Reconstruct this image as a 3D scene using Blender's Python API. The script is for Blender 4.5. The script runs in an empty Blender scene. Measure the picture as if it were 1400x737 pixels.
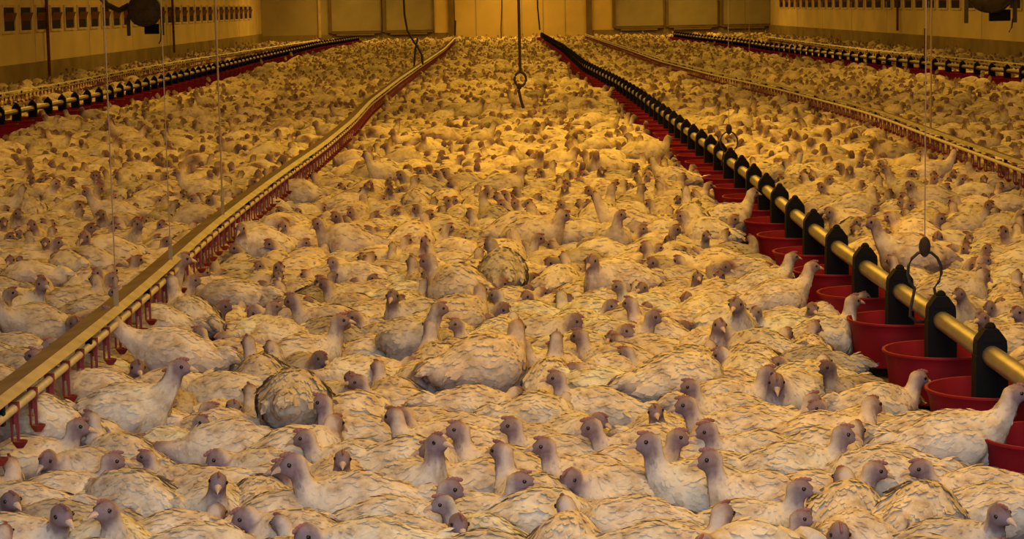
import bpy, bmesh, math, random
import numpy as np
from mathutils import Vector, Matrix

random.seed(7)
rng = np.random.default_rng(11)
PI = math.pi
scene = bpy.context.scene
COL = scene.collection

# ------------------------------------------------------------------ camera
W, H = 1400.0, 737.0
FPX = 2900.0
CAMH = 1.45
VPX, VPY, SLOPE = 668.0, 8.0, -0.018


def cam_ray(px, py):
    return Vector(((px - W / 2) / FPX, -(py - H / 2) / FPX, -1.0))


yc = cam_ray(VPX, VPY).normalized()
pc = cam_ray(VPX + 1000, VPY + SLOPE * 1000)
zc = pc.cross(yc)
zc.normalize()
if zc.y < 0:
    zc = -zc
xc = yc.cross(zc).normalized()
# rows of R: camera->world  (world = [xc.v, yc.v, zc.v])
R3 = Matrix((xc, yc, zc))
cam_data = bpy.data.cameras.new('camera')
cam = bpy.data.objects.new('camera', cam_data)
COL.objects.link(cam)
cam.matrix_world = Matrix.Translation((0, 0, CAMH)) @ R3.to_4x4()
cam_data.sensor_fit = 'HORIZONTAL'
cam_data.sensor_width = 36.0
cam_data.lens = FPX / W * 36.0
cam_data.clip_end = 300
scene.camera = cam


def at(px, py, h):
    """photo pixel -> point on the horizontal plane z = h"""
    d = R3 @ cam_ray(px, py)
    t = (h - CAMH) / d.z
    return Vector((d.x * t, d.y * t, h))


R3T = R3.transposed()


def project(p):
    v = R3T @ (Vector(p) - Vector((0, 0, CAMH)))
    return (W / 2 + FPX * v.x / -v.z, H / 2 - FPX * v.y / -v.z)


# ------------------------------------------------------------------ world, light, exposure
HALL_L, HALL_R, HALL_Y = -9.05, 11.2, 85.0
CEIL = 3.3
wd = bpy.data.worlds.new('world')
scene.world = wd
wd.use_nodes = True
wd.node_tree.nodes['Background'].inputs[0].default_value = (0.75, 0.82, 1.0, 1)
wd.node_tree.nodes['Background'].inputs[1].default_value = 0.12
scene.view_settings.view_transform = 'Standard'
scene.view_settings.look = 'None'
scene.view_settings.exposure = -0.08
scene.view_settings.gamma = 1.0
scene.view_settings.use_curve_mapping = False
try:
    scene.cycles.use_denoising = True
    scene.cycles.max_bounces = 5
    scene.cycles.diffuse_bounces = 3
    scene.cycles.glossy_bounces = 3
except Exception:
    pass


def area(name, loc, aim, sx, sy, power, col):
    l = bpy.data.lights.new(name, 'AREA')
    l.shape = 'RECTANGLE'
    l.size, l.size_y = sx, sy
    l.energy = power
    l.color = col
    o = bpy.data.objects.new(name, l)
    COL.objects.link(o)
    o.location = loc
    o.rotation_euler = Vector(aim).to_track_quat('-Z', 'Y').to_euler()
    return o


WARM = (1.0, 0.535, 0.055)
# rows of warm lamps under the ceiling
for y, p in ((8, 235), (19, 300), (32, 195), (44, 160), (56, 140), (68, 150), (79, 290)):
    area('ceiling_lamp_light', (0.9, y, CEIL - 0.15), (0, 0, -1), 2.2, 10.0, p, WARM)
for y, p in ((14, 150), (32, 165), (50, 165), (67, 165), (80, 190)):  # last pair is added to brighten the end wall sides
    for x in (-5.6, 7.4):
        area('ceiling_lamp_light', (x, y, CEIL - 0.15), (0, 0, -1), 1.2, 14.0 if y < 70 else 6.0, p, WARM)
# daylight from the open end door behind the camera
area('doorway_daylight', (0.0, -0.9, 2.1), (0, 1, -0.6), 3.2, 1.9, 270, (0.66, 0.77, 1.0))

# ------------------------------------------------------------------ materials


def mat(name, col, rough=0.7, metal=0.0, noise=0.0, nscale=8.0, bump=0.0, bscale=40.0, col2=None):
    m = bpy.data.materials.new(name)
    m.use_nodes = True
    nt = m.node_tree
    b = nt.nodes['Principled BSDF']
    b.inputs['Roughness'].default_value = rough
    if rough > 0.6:
        b.inputs['Specular IOR Level'].default_value = 0.2
    b.inputs['Metallic'].default_value = metal
    b.inputs['Base Color'].default_value = (*col, 1)
    tc = nt.nodes.new('ShaderNodeTexCoord')
    if noise > 0 or col2:
        n = nt.nodes.new('ShaderNodeTexNoise')
        n.inputs['Scale'].default_value = nscale
        n.inputs['Detail'].default_value = 5
        nt.links.new(tc.outputs['Object'], n.inputs['Vector'])
        mx = nt.nodes.new('ShaderNodeMix')
        mx.data_type = 'RGBA'
        c2 = col2 or tuple(c * (1 - noise) for c in col)
        mx.inputs[6].default_value = (*col, 1)
        mx.inputs[7].default_value = (*c2, 1)
        rp = nt.nodes.new('ShaderNodeMapRange')
        rp.inputs[1].default_value = 0.35
        rp.inputs[2].default_value = 0.7
        nt.links.new(n.outputs['Fac'], rp.inputs[0])
        nt.links.new(rp.outputs[0], mx.inputs[0])
        nt.links.new(mx.outputs[2], b.inputs['Base Color'])
    if bump > 0:
        n2 = nt.nodes.new('ShaderNodeTexNoise')
        n2.inputs['Scale'].default_value = bscale
        n2.inputs['Detail'].default_value = 6
        nt.links.new(tc.outputs['Object'], n2.inputs['Vector'])
        bp = nt.nodes.new('ShaderNodeBump')
        bp.inputs['Strength'].default_value = bump
        bp.inputs['Distance'].default_value = 0.02
        nt.links.new(n2.outputs['Fac'], bp.inputs['Height'])
        nt.links.new(bp.outputs['Normal'], b.inputs['Normal'])
    return m


def feather_material():
    m = bpy.data.materials.new('feathers')
    m.use_nodes = True
    nt = m.node_tree
    b = nt.nodes['Principled BSDF']
    b.inputs['Roughness'].default_value = 0.9
    b.inputs['Specular IOR Level'].default_value = 0.15
    at_ = nt.nodes.new('ShaderNodeAttribute')
    at_.attribute_name = 'tone'
    oi = nt.nodes.new('ShaderNodeObjectInfo')
    tc = nt.nodes.new('ShaderNodeTexCoord')
    n = nt.nodes.new('ShaderNodeTexNoise')
    n.inputs['Scale'].default_value = 16
    n.inputs['Detail'].default_value = 6
    n.inputs['Roughness'].default_value = 0.65
    nt.links.new(tc.outputs['Object'], n.inputs['Vector'])
    rp = nt.nodes.new('ShaderNodeMapRange')
    rp.inputs[1].default_value = 0.44
    rp.inputs[2].default_value = 0.72
    nt.links.new(n.outputs['Fac'], rp.inputs[0])
    dirt = nt.nodes.new('ShaderNodeMix')
    dirt.data_type = 'RGBA'
    dirt.inputs[6].default_value = (1, 1, 1, 1)
    dirt.inputs[7].default_value = (0.54, 0.45, 0.37, 1)
    nt.links.new(rp.outputs[0], dirt.inputs[0])
    m1 = nt.nodes.new('ShaderNodeMix')
    m1.data_type = 'RGBA'
    m1.blend_type = 'MULTIPLY'
    m1.inputs[0].default_value = 1
    nt.links.new(at_.outputs['Color'], m1.inputs[6])
    nt.links.new(dirt.outputs[2], m1.inputs[7])
    m2 = nt.nodes.new('ShaderNodeMix')
    m2.data_type = 'RGBA'
    m2.blend_type = 'MULTIPLY'
    m2.inputs[0].default_value = 1
    nt.links.new(m1.outputs[2], m2.inputs[6])
    nt.links.new(oi.outputs['Color'], m2.inputs[7])
    nt.links.new(m2.outputs[2], b.inputs['Base Color'])
    return m


M = dict(
    feather=feather_material(),
    litter=mat('litter', (0.16, 0.10, 0.055), 0.95, 0, 0.5, 14, 0.8, 60),
    wall=mat('wall_panel', (0.76, 0.61, 0.39), 0.75, 0, 0.22, 0.9),
    endwall=mat('end_wall_panel', (0.48, 0.40, 0.28), 0.8, 0, 0.25, 0.7),
    plinth=mat('plinth_concrete', (0.34, 0.26, 0.16), 0.9, 0, 0.4, 1.3, 0.3, 20),
    ceiling=mat('ceiling_sheet', (0.55, 0.5, 0.4), 0.8),
    dark=mat('dark_opening', (0.02, 0.013, 0.009), 0.8, 0, 0.4, 3),
    frame=mat('pale_frame', (0.72, 0.58, 0.36), 0.7, 0, 0.25, 4),
    greypanel=mat('grey_panel', (0.42, 0.36, 0.26), 0.75, 0, 0.25, 1.2),
    darkframe=mat('dark_frame', (0.22, 0.16, 0.09), 0.75, 0, 0.3, 3),
    door=mat('door_sheet', (0.78, 0.58, 0.27), 0.7, 0, 0.15, 1.1),
    rust=mat('rusty_fixing', (0.18, 0.07, 0.025), 0.85, 0, 0.4, 12),
    galv=mat('galvanised_pipe', (0.42, 0.37, 0.30), 0.42, 0.9, 0.25, 16),
    alu=mat('weathered_profile', (0.56, 0.50, 0.40), 0.42, 0.55, 0.35, 12),
    dusty=mat('dusty_plate', (0.21, 0.15, 0.085), 0.9, 0, 0.3, 7),
    pvc=mat('pale_pipe', (0.60, 0.54, 0.44), 0.5, 0, 0.2, 20),
    black=mat('black_plastic', (0.006, 0.0055, 0.0055), 0.85, 0, 0.4, 20),
    red=mat('red_plastic', (0.25, 0.008, 0.015), 0.65, 0, 0.3, 9),
    nipple=mat('nipple_red', (0.22, 0.018, 0.018), 0.5, 0, 0.3, 20),
    feed=mat('feed', (0.36, 0.22, 0.10), 0.95, 0, 0.4, 80, 0.8, 120),
    steel=mat('steel_pin', (0.7, 0.68, 0.65), 0.3, 0.9),
    cord=mat('pale_cord', (0.32, 0.23, 0.13), 0.8),
    wire=mat('black_wire', (0.02, 0.016, 0.014), 0.6),
    rope=mat('dark_rope', (0.045, 0.03, 0.02), 0.85, 0, 0.4, 60),
    housing=mat('fan_housing', (0.075, 0.055, 0.045), 0.6, 0.2, 0.4, 6),
    beak=mat('beak_horn', (0.62, 0.46, 0.32), 0.5, 0, 0.3, 60),
    comb=mat('comb_flesh', (0.33, 0.135, 0.12), 0.6, 0, 0.3, 60),
    eye=mat('eye_dark', (0.010, 0.008, 0.008), 0.15),
    leg=mat('leg_scales', (0.58, 0.42, 0.22), 0.6, 0, 0.3, 60),
)

# ------------------------------------------------------------------ mesh helpers


class MB:
    def __init__(self):
        self.v, self.f = [], []

    def add(self, vs, fs):
        n = len(self.v)
        self.v += [tuple(p) for p in vs]
        self.f += [tuple(i + n for i in f) for f in fs]

    def box(self, lo, hi):
        x0, y0, z0 = lo
        x1, y1, z1 = hi
        self.add([(x0, y0, z0), (x1, y0, z0), (x1, y1, z0), (x0, y1, z0), (x0, y0, z1), (x1, y0, z1), (x1, y1, z1), (x0, y1, z1)],
                 [(0, 3, 2, 1), (4, 5, 6, 7), (0, 1, 5, 4), (1, 2, 6, 5), (2, 3, 7, 6), (3, 0, 4, 7)])

    def prism_y(self, outline, y0, y1):
        """outline: (x,z) counter-clockwise seen from -y"""
        n = len(outline)
        vs = [(x, y0, z) for x, z in outline] + [(x, y1, z) for x, z in outline]
        fs = [tuple(range(n)), tuple(range(2 * n - 1, n - 1, -1))]
        fs += [((i + 1) % n, i, i + n, (i + 1) % n + n) for i in range(n)]
        self.add(vs, fs)

    def lathe(self, prof, c=(0, 0, 0), seg=24, axis='z'):
        vs, fs = [], []
        for r, z in prof:
            for k in range(seg):
                a = 2 * PI * k / seg
                p = (r * math.cos(a), r * math.sin(a), z)
                if axis == 'y':
                    p = (p[0], z, p[1])
                vs.append((p[0] + c[0], p[1] + c[1], p[2] + c[2]))
        for i in range(len(prof) - 1):
            for k in range(seg):
                k2 = (k + 1) % seg
                fs.append((i * seg + k, i * seg + k2, (i + 1) * seg + k2, (i + 1) * seg + k))
        fs.append(tuple(range(seg - 1, -1, -1)))
        fs.append(tuple((len(prof) - 1) * seg + k for k in range(seg)))
        self.add(vs, fs)

    def tube(self, pts, r, seg=8, closed=False):
        pts = [Vector(p) for p in pts]
        n = len(pts)
        vs, fs = [], []
        for i, p in enumerate(pts):
            if closed:
                t = pts[(i + 1) % n] - pts[i - 1]
            else:
                t = pts[min(i + 1, n - 1)] - pts[max(i - 1, 0)]
            t.normalize()
            ref = Vector((0, 0, 1)) if abs(t.z) < 0.9 else Vector((1, 0, 0))
            s = t.cross(ref).normalized()
            u = s.cross(t)
            rr = r[i] if isinstance(r, (list, tuple)) else r
            for k in range(seg):
                a = 2 * PI * k / seg
                vs.append(p + (s * math.cos(a) + u * math.sin(a)) * rr)
        m = n if closed else n - 1
        for i in range(m):
            j = (i + 1) % n
            for k in range(seg):
                k2 = (k + 1) % seg
                fs.append((i * seg + k, i * seg + k2, j * seg + k2, j * seg + k))
        if not closed:
            fs.append(tuple(range(seg - 1, -1, -1)))
            fs.append(tuple((n - 1) * seg + k for k in range(seg)))
        self.add(vs, fs)

    def sweep(self, pts, outline):
        """closed outline of (lateral, up) offsets swept along pts"""
        n, m = len(pts), len(outline)
        vs, fs = [], []
        for i, p in enumerate(pts):
            t = Vector(pts[min(i + 1, n - 1)]) - Vector(pts[max(i - 1, 0)])
            t.z = 0
            t.normalize()
            s = Vector((t.y, -t.x, 0))
            for a, b in outline:
                vs.append(Vector(p) + s * a + Vector((0, 0, b)))
        for i in range(n - 1):
            for k in range(m):
                k2 = (k + 1) % m
                fs.append((i * m + k, (i + 1) * m + k, (i + 1) * m + k2, i * m + k2))
        fs.append(tuple(range(m)))
        fs.append(tuple((n - 1) * m + k for k in range(m - 1, -1, -1)))
        self.add(vs, fs)

    def ball(self, c, r, seg=10, rings=7):
        rx, ry, rz = r if isinstance(r, (tuple, list)) else (r, r, r)
        vs, fs = [(c[0], c[1], c[2] - rz)], []
        for i in range(1, rings):
            a = -PI / 2 + PI * i / rings
            for k in range(seg):
                b = 2 * PI * k / seg
                vs.append((c[0] + rx * math.cos(a) * math.cos(b), c[1] + ry * math.cos(a) * math.sin(b), c[2] + rz * math.sin(a)))
        vs.append((c[0], c[1], c[2] + rz))
        for k in range(seg):
            fs.append((0, 1 + (k + 1) % seg, 1 + k))
            fs.append((len(vs) - 1, 1 + (rings - 2) * seg + k, 1 + (rings - 2) * seg + (k + 1) % seg))
        for i in range(rings - 2):
            for k in range(seg):
                k2 = (k + 1) % seg
                fs.append((1 + i * seg + k, 1 + i * seg + k2, 1 + (i + 1) * seg + k2, 1 + (i + 1) * seg + k))
        self.add(vs, fs)

    def mesh(self, name, m, smooth=False):
        me = bpy.data.meshes.new(name)
        me.from_pydata(self.v, [], self.f)
        bm = bmesh.new()
        bm.from_mesh(me)
        bmesh.ops.recalc_face_normals(bm, faces=bm.faces)
        bm.to_mesh(me)
        bm.free()
        me.materials.append(m)
        if smooth:
            try:
                me.polygons.foreach_set('use_smooth', [True] * len(me.polygons))
                me.set_sharp_from_angle(angle=0.7)
            except Exception:
                pass
        me.update()
        return me

    def build(self, name, m, parent=None, loc=(0, 0, 0), smooth=False):
        return link(name, self.mesh(name, m, smooth), parent, loc)


def link(name, me, parent=None, loc=(0, 0, 0)):
    o = bpy.data.objects.new(name, me)
    COL.objects.link(o)
    o.location = loc
    if parent:
        o.parent = parent
    return o


def tag(o, label=None, cat=None, group=None, kind=None):
    if label:
        o['label'] = label
    if cat:
        o['category'] = cat
    if group:
        o['group'] = group
    if kind:
        o['kind'] = kind
    return o


def thing(name, label, cat, loc=(0, 0, 0), group=None):
    o = bpy.data.objects.new(name, None)
    COL.objects.link(o)
    o.location = loc
    o.empty_display_size = 0.1
    return tag(o, label, cat, group)


def copy_tree(o, parent=None):
    c = o.copy()
    COL.objects.link(c)
    if parent:
        c.parent = parent
    for ch in list(o.children):
        copy_tree(ch, c)
    return c


ORD = ('zeroth first second third fourth fifth sixth seventh eighth ninth tenth eleventh twelfth thirteenth fourteenth fifteenth sixteenth '
       'seventeenth eighteenth nineteenth twentieth').split()
_T = {20: 'twenty', 30: 'thirty', 40: 'forty', 50: 'fifty', 60: 'sixty', 70: 'seventy', 80: 'eighty', 90: 'ninety'}


def ordinal(n):
    if n <= 20:
        return ORD[n]
    t, u = n // 10 * 10, n % 10
    return _T[t][:-1] + 'ieth' if u == 0 else _T[t] + '-' + ORD[u]


# ------------------------------------------------------------------ the hall
def struct(name, mb, m, **k):
    o = mb.build(name, m, **k)
    o['kind'] = 'structure'
    return o


b = MB(); b.box((HALL_L - 0.3, -4, -0.2), (HALL_R + 0.3, HALL_Y + 0.3, 0)); struct('floor', b, M['litter'])
b = MB(); b.box((HALL_L - 0.3, -4, CEIL), (HALL_R + 0.3, HALL_Y + 0.3, CEIL + 0.1)); struct('ceiling', b, M['ceiling'])
PL = 0.50
for side, x, sg in (('left', HALL_L, -1), ('right', HALL_R, 1)):
    b = MB(); b.box((min(x, x + sg * 0.25), -4, 0), (max(x, x + sg * 0.25), HALL_Y, CEIL)); w = struct('wall_' + side, b, M['wall'])
    # narrow seams between the wall sheets, as low cover strips
    s = MB()
    for y in np.arange(2, HALL_Y, 5.8):
        s.box((min(x, x - sg * 0.012), y, PL), (max(x, x - sg * 0.012), y + 0.06, CEIL))
    s.build('cover_strip', M['wall'], w)['kind'] = 'stuff'
    b = MB(); b.box((min(x, x - sg * 0.06), -4, 0), (max(x, x - sg * 0.06), HALL_Y, PL)); struct('baseboard_' + side, b, M['plinth'])
b = MB(); b.box((HALL_L, HALL_Y, 0), (HALL_R, HALL_Y + 0.25, CEIL)); struct('wall_back', b, M['endwall'])
b = MB(); b.box((HALL_L, HALL_Y - 0.05, 0), (-1.55, HALL_Y, 0.42)); b.box((3.95, HALL_Y - 0.05, 0), (HALL_R, HALL_Y, 0.42)); struct('baseboard_back', b, M['plinth'])


def ex(px):          # lateral place on the end wall for a photo column
    return (px - VPX) / FPX * HALL_Y


# the wide double door in the middle of the end wall
d = MB(); d.box((ex(622), HALL_Y - 0.07, 0.02), (ex(800), HALL_Y, 2.7)); dd = struct('door_1', d, M['door'])
d = MB()
for px in (650, 686, 712, 741, 771):
    d.box((ex(px), HALL_Y - 0.085, 0.05), (ex(px) + 0.035, HALL_Y - 0.07, 2.7))
d.build('door_seam', M['endwall'], dd)['kind'] = 'stuff'
for k, (p0, p1) in enumerate(((613, 621), (800, 808))):
    d = MB(); d.box((ex(p0), HALL_Y - 0.16, 0), (ex(p1), HALL_Y, 2.8)); struct('trim_%d' % (k + 1), d, M['darkframe'])
for k, (p0, p1) in enumerate(((594, 613), (808, 838))):
    d = MB(); d.box((ex(p0), HALL_Y - 0.06, 0.42), (ex(p1), HALL_Y, 2.8)); struct('trim_%d' % (k + 3), d, M['door'])
# grey shutter panels either side, each with its dark frame and sill
PANELS = [(455, 521, 'pale grey shutter panel on end wall, second outward from the drinker-side door post'),
          (528, 592, 'pale grey shutter panel on end wall, between the rusty post and its neighbour'),
          (840, 905, 'grey shutter panel on end wall, first beside the pale strip at feeder-side door post'),
          (912, 978, 'grey shutter panel on end wall, middle of the three in a row'),
          (985, 1050, 'grey shutter panel on end wall, in the corner above the outer feeder line')]
for p0, p1, lab in PANELS:
    x0, x1 = ex(p0), ex(p1)
    t = thing('shutter_panel', lab, 'shutter', ((x0 + x1) / 2, HALL_Y, 0.55), 'shutter panels on the end wall')
    hw = (x1 - x0) / 2
    q = MB(); q.box((-hw, -0.06, 0.0), (hw, 0, 1.9)); q.build('panel', M['greypanel'], t)
    q = MB()
    q.box((-hw - 0.12, -0.14, -0.06), (-hw, 0, 1.95)); q.box((hw, -0.14, -0.06), (hw + 0.05, 0, 1.95)); q.box((-hw, -0.14, 1.88), (hw, 0, 1.95))
    q.build('frame', M['darkframe'], t)
    q = MB(); q.box((-hw, -0.22, -0.1), (hw, 0, -0.02)); q.build('sill', M['darkframe'], t)
    q = MB(); q.box((-hw * 0.8, -0.2, -0.17), (hw * 0.75, -0.1, -0.1)); q.build('sill_bracket', M['plinth'], t)
d = MB(); d.box((ex(437), HALL_Y - 0.12, 0.3), (ex(440.5), HALL_Y, 2.6)); tag(d.build('downpipe', M['frame']), 'pale vertical pipe on end wall beside the outermost shutter panel', 'pipe')

# small inlet openings in a row along both long walls


def make_vent(sg):
    t = thing('inlet_vent', 'x', 'vent', group='inlet vents along the wall')
    w2, h2 = 0.48, 0.22
    q = MB(); q.box((-0.004, -w2, -h2), (0.004, w2, h2)); q.build('opening', M['dark'], t)
    q = MB()
    for y0, y1, z0, z1 in ((-w2 - .06, -w2, -h2 - .05, h2 + .05), (w2, w2 + .06, -h2 - .05, h2 + .05), (-w2, w2, -h2 - .05, -h2), (-w2, w2, h2, h2 + .05)):
        q.box((-0.03, y0, z0), (0.03, y1, z1))
    q.build('frame', M['frame'], t)
    q = MB()
    q.add([(-sg * 0.012, -w2, -h2 * 0.2), (-sg * 0.012, w2, -h2 * 0.2), (-sg * 0.07, w2, h2 * 0.55), (-sg * 0.07, -w2, h2 * 0.55),
           (-sg * 0.002, -w2, -h2 * 0.2), (-sg * 0.002, w2, -h2 * 0.2), (-sg * 0.06, w2, h2 * 0.55), (-sg * 0.06, -w2, h2 * 0.55)],
          [(0, 1, 2, 3), (7, 6, 5, 4), (0, 3, 7, 4), (1, 5, 6, 2), (0, 4, 5, 1), (3, 2, 6, 7)])
    q.build('flap', M['rust'], t)
    return t


for sg, x, ys, z, nm in ((-1, HALL_L, 31.6, 1.36, 'drinker-side'), (1, HALL_R, 40.9, 1.42, 'feeder-side')):
    proto = None
    k = 0
    y = ys
    while y < HALL_Y - 3:
        k += 1
        if proto is None:
            v = proto = make_vent(sg)
        else:
            v = copy_tree(proto)
        v.location = (x - sg * 0.005, y, z)
        v['label'] = 'dark inlet vent in %s wall, %s along from the frame edge' % ('long drinker-side' if sg < 0 else 'far feeder-side', ordinal(k))
        v['group'] = 'inlet vents in the %s wall' % nm
        y += 1.45

# rust spots of fixings on the plinth edge, as small brackets
# ------------------------------------------------------------------ feeding and drinking lines


def smooth_line(pix, h, step=0.5, ymax=83.5, extend_to=None):
    P = sorted([at(px, py, h) for px, py in pix], key=lambda p: p.y)
    Q = [P[0]]
    for p in P[1:]:
        if p.y > Q[-1].y + 0.3:
            Q.append(p)
    ys = np.array([p.y for p in Q]); xs = np.array([p.x for p in Q])
    if extend_to is not None and ys[0] > extend_to:
        s = (xs[1] - xs[0]) / (ys[1] - ys[0])
        xs = np.insert(xs, 0, xs[0] - s * (ys[0] - extend_to) * 0.3); ys = np.insert(ys, 0, extend_to)
    end = min(ymax, ys[-1])
    Y = np.arange(ys[0], end, step)
    X = np.interp(Y, ys, xs)
    # round the kinks
    for _ in range(4):
        X[1:-1] = 0.25 * X[:-2] + 0.5 * X[1:-1] + 0.25 * X[2:]
    return Y, X


PIPE_Z, RIDGE_Z = 0.32, 0.40
FEED_MAIN = [(1400, 518), (1371, 498), (1300, 447), (1243, 405), (1175, 361), (1150, 343), (1117, 318), (1078, 287), (1052, 262), (1030, 244), (1005, 226),
             (968, 199), (955, 191), (900, 150), (868, 127), (840, 110), (800, 90), (770, 65), (740, 47)]
FEED_L = [(0, 157), (28, 151), (74, 142), (111, 134), (150, 126), (212, 112), (275, 97), (350, 79), (382, 72), (435, 60), (505, 49)]
FEED_R = [(1400, 99), (1333, 92.5), (1272, 87), (1205, 80.5), (1127, 72), (1050, 62.6), (1012, 57), (950, 50), (920, 46)]
DRINK_L = [(0, 540), (100, 466), (160, 417), (234, 355), (274, 316), (345, 262), (389, 230), (440, 196), (482, 162), (505, 137), (545, 107), (575, 87), (607, 66), (622, 51)]
DRINK_R = [(1400, 221), (1272, 176), (1210, 153), (1166, 140), (1050, 112), (975, 97), (905, 80), (860, 65), (800, 46)]
DRINK_LL = [(0, 127), (104, 109), (158, 98), (250, 82), (350, 67), (430, 55)]
DRINK_RR = [(1400, 87), (1272, 75), (1194, 68), (1127, 60), (1050, 50)]


def feeder_parts():
    drop = MB()
    w = 0.049
    drop.prism_y([(-w * 0.97, -0.175), (w * 0.97, -0.175), (w * 1.0, 0.03), (w * 0.95, 0.05), (w * 0.42, 0.085), (-w * 0.42, 0.085), (-w * 0.95, 0.05), (-w * 1.0, 0.03)], -0.028, 0.028)
    for s in (-1, 1):
        drop.box((s * w - 0.002, -0.032, -0.175), (s * w + 0.003, 0.032, 0.0))
    cap = MB()
    cap.lathe([(0.018, 0.0), (0.018, 0.012), (0.010, 0.022), (0.004, 0.024)], (0, 0, 0.080), 10)
    cap.box((-0.03, -0.033, 0.045), (0.03, 0.033, 0.062))
    pan = MB()
    pan.lathe([(0.15, -0.285), (0.172, -0.28), (0.190, -0.145), (0.197, -0.120), (0.205, -0.112), (0.205, -0.105), (0.195, -0.105), (0.180, -0.14), (0.155, -0.235), (0.10, -0.245)], seg=32)
    tower = MB()
    tower.lathe([(0.095, -0.235), (0.085, -0.20), (0.05, -0.18), (0.03, -0.17), (0.03, -0.165)], seg=16)
    feed = MB()
    feed.lathe([(0.152, -0.232), (0.15, -0.222), (0.09, -0.205), (0.06, -0.198)], seg=20)
    grill = MB()
    for k in range(12):
        a = 2 * PI * k / 12
        c, s = math.cos(a), math.sin(a)
        grill.tube([(0.05 * c, 0.05 * s, -0.105), (0.13 * c, 0.13 * s, -0.098), (0.19 * c, 0.19 * s, -0.118)], 0.0035, 5)
    return (drop.mesh('drop_tube', M['black']), cap.mesh('cap', M['black']), pan.mesh('feed_pan', M['red'], True), tower.mesh('feed_cone', M['red'], True),
            feed.mesh('feed', M['feed'], True), grill.mesh('grill', M['red']))


FP = feeder_parts()


def append_mesh(mb, me, off):
    mb.add([(v.co.x + off[0], v.co.y + off[1], v.co.z + off[2]) for v in me.vertices], [tuple(p.vertices) for p in me.polygons])


def make_feeder(pix, name_label, y_first, spacing, detail, extend_to=None):
    Y, X = smooth_line(pix, PIPE_Z, extend_to=extend_to)
    t = thing('feeder_line', name_label, 'feeder', (X[0], Y[0], 0))
    o0 = Vector((X[0], Y[0], 0))
    q = MB()
    q.tube([(x - o0.x, y - o0.y, PIPE_Z) for x, y in zip(X, Y)], 0.033, 14 if detail else 8)
    q.build('pipe', M['galv'], t, smooth=True)
    far_d, far_p = MB(), MB()
    pans = []
    y = y_first
    k = 0
    while y < Y[-1]:
        x = float(np.interp(y, Y, X))
        pans.append((x, y))
        loc = (x - o0.x, y - o0.y, PIPE_Z)
        if k < 60:
            dt = link('drop_tube', FP[0], t, loc)
            link('cap', FP[1], dt)
            pn = link('feed_pan', FP[2], t, loc)
            link('feed_cone', FP[3], pn)
            if k < 30:
                link('feed', FP[4], pn)
        else:
            append_mesh(far_d, FP[0], loc)
            append_mesh(far_p, FP[2], loc)
        k += 1
        y += spacing
    if far_d.v:
        far_d.build('distant_drop_tube', M['black'], t)['kind'] = 'stuff'
        far_p.build('distant_feed_pan', M['red'], t)['kind'] = 'stuff'
    return Y, X, pans


y_drop0 = at(1351, 484, PIPE_Z).y
MAIN = make_feeder(FEED_MAIN, 'big feeder line running through the flock, galvanised pipe over red pans', y_drop0 - 0.77, 0.76, True, extend_to=4.0)
FL = make_feeder(FEED_L, 'outer feeder line beside the wall with hanging conduit, low row of red pans', at(4, 157, PIPE_Z).y, 0.80, False, extend_to=21)
FR = make_feeder(FEED_R, 'outer feeder line beside the wall past the second drinker line, red pans below', at(1395, 99, PIPE_Z).y, 0.80, False, extend_to=29)


def nipple_meshes():
    n = MB()
    n.box((-0.014, -0.011, -0.017), (0.014, 0.011, 0.017))
    n.lathe([(0.007, -0.045), (0.008, -0.02), (0.008, 0.0)], (0, 0, 0), 8)
    n.box((0.004, -0.004, -0.095), (0.012, 0.004, -0.012))
    n.box((-0.012, -0.004, -0.095), (-0.006, 0.004, -0.012))
    pin = MB(); pin.lathe([(0.003, -0.062), (0.004, -0.045)], (0, 0, 0), 6)
    cup = MB(); cup.lathe([(0.010, -0.115), (0.021, -0.100), (0.023, -0.094), (0.020, -0.094), (0.010, -0.107)], (0.012, 0, 0), 12)
    low = MB(); low.box((-0.012, -0.01, -0.05), (0.012, 0.01, 0.017)); low.box((-0.015, -0.02, -0.115), (0.03, 0.02, -0.09)); low.box((0.004, -0.004, -0.1), (0.012, 0.004, -0.05))
    return n.mesh('nipple', M['nipple']), pin.mesh('pin', M['steel']), cup.mesh('drip_cup', M['nipple'], True), low


NM = nipple_meshes()


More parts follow.
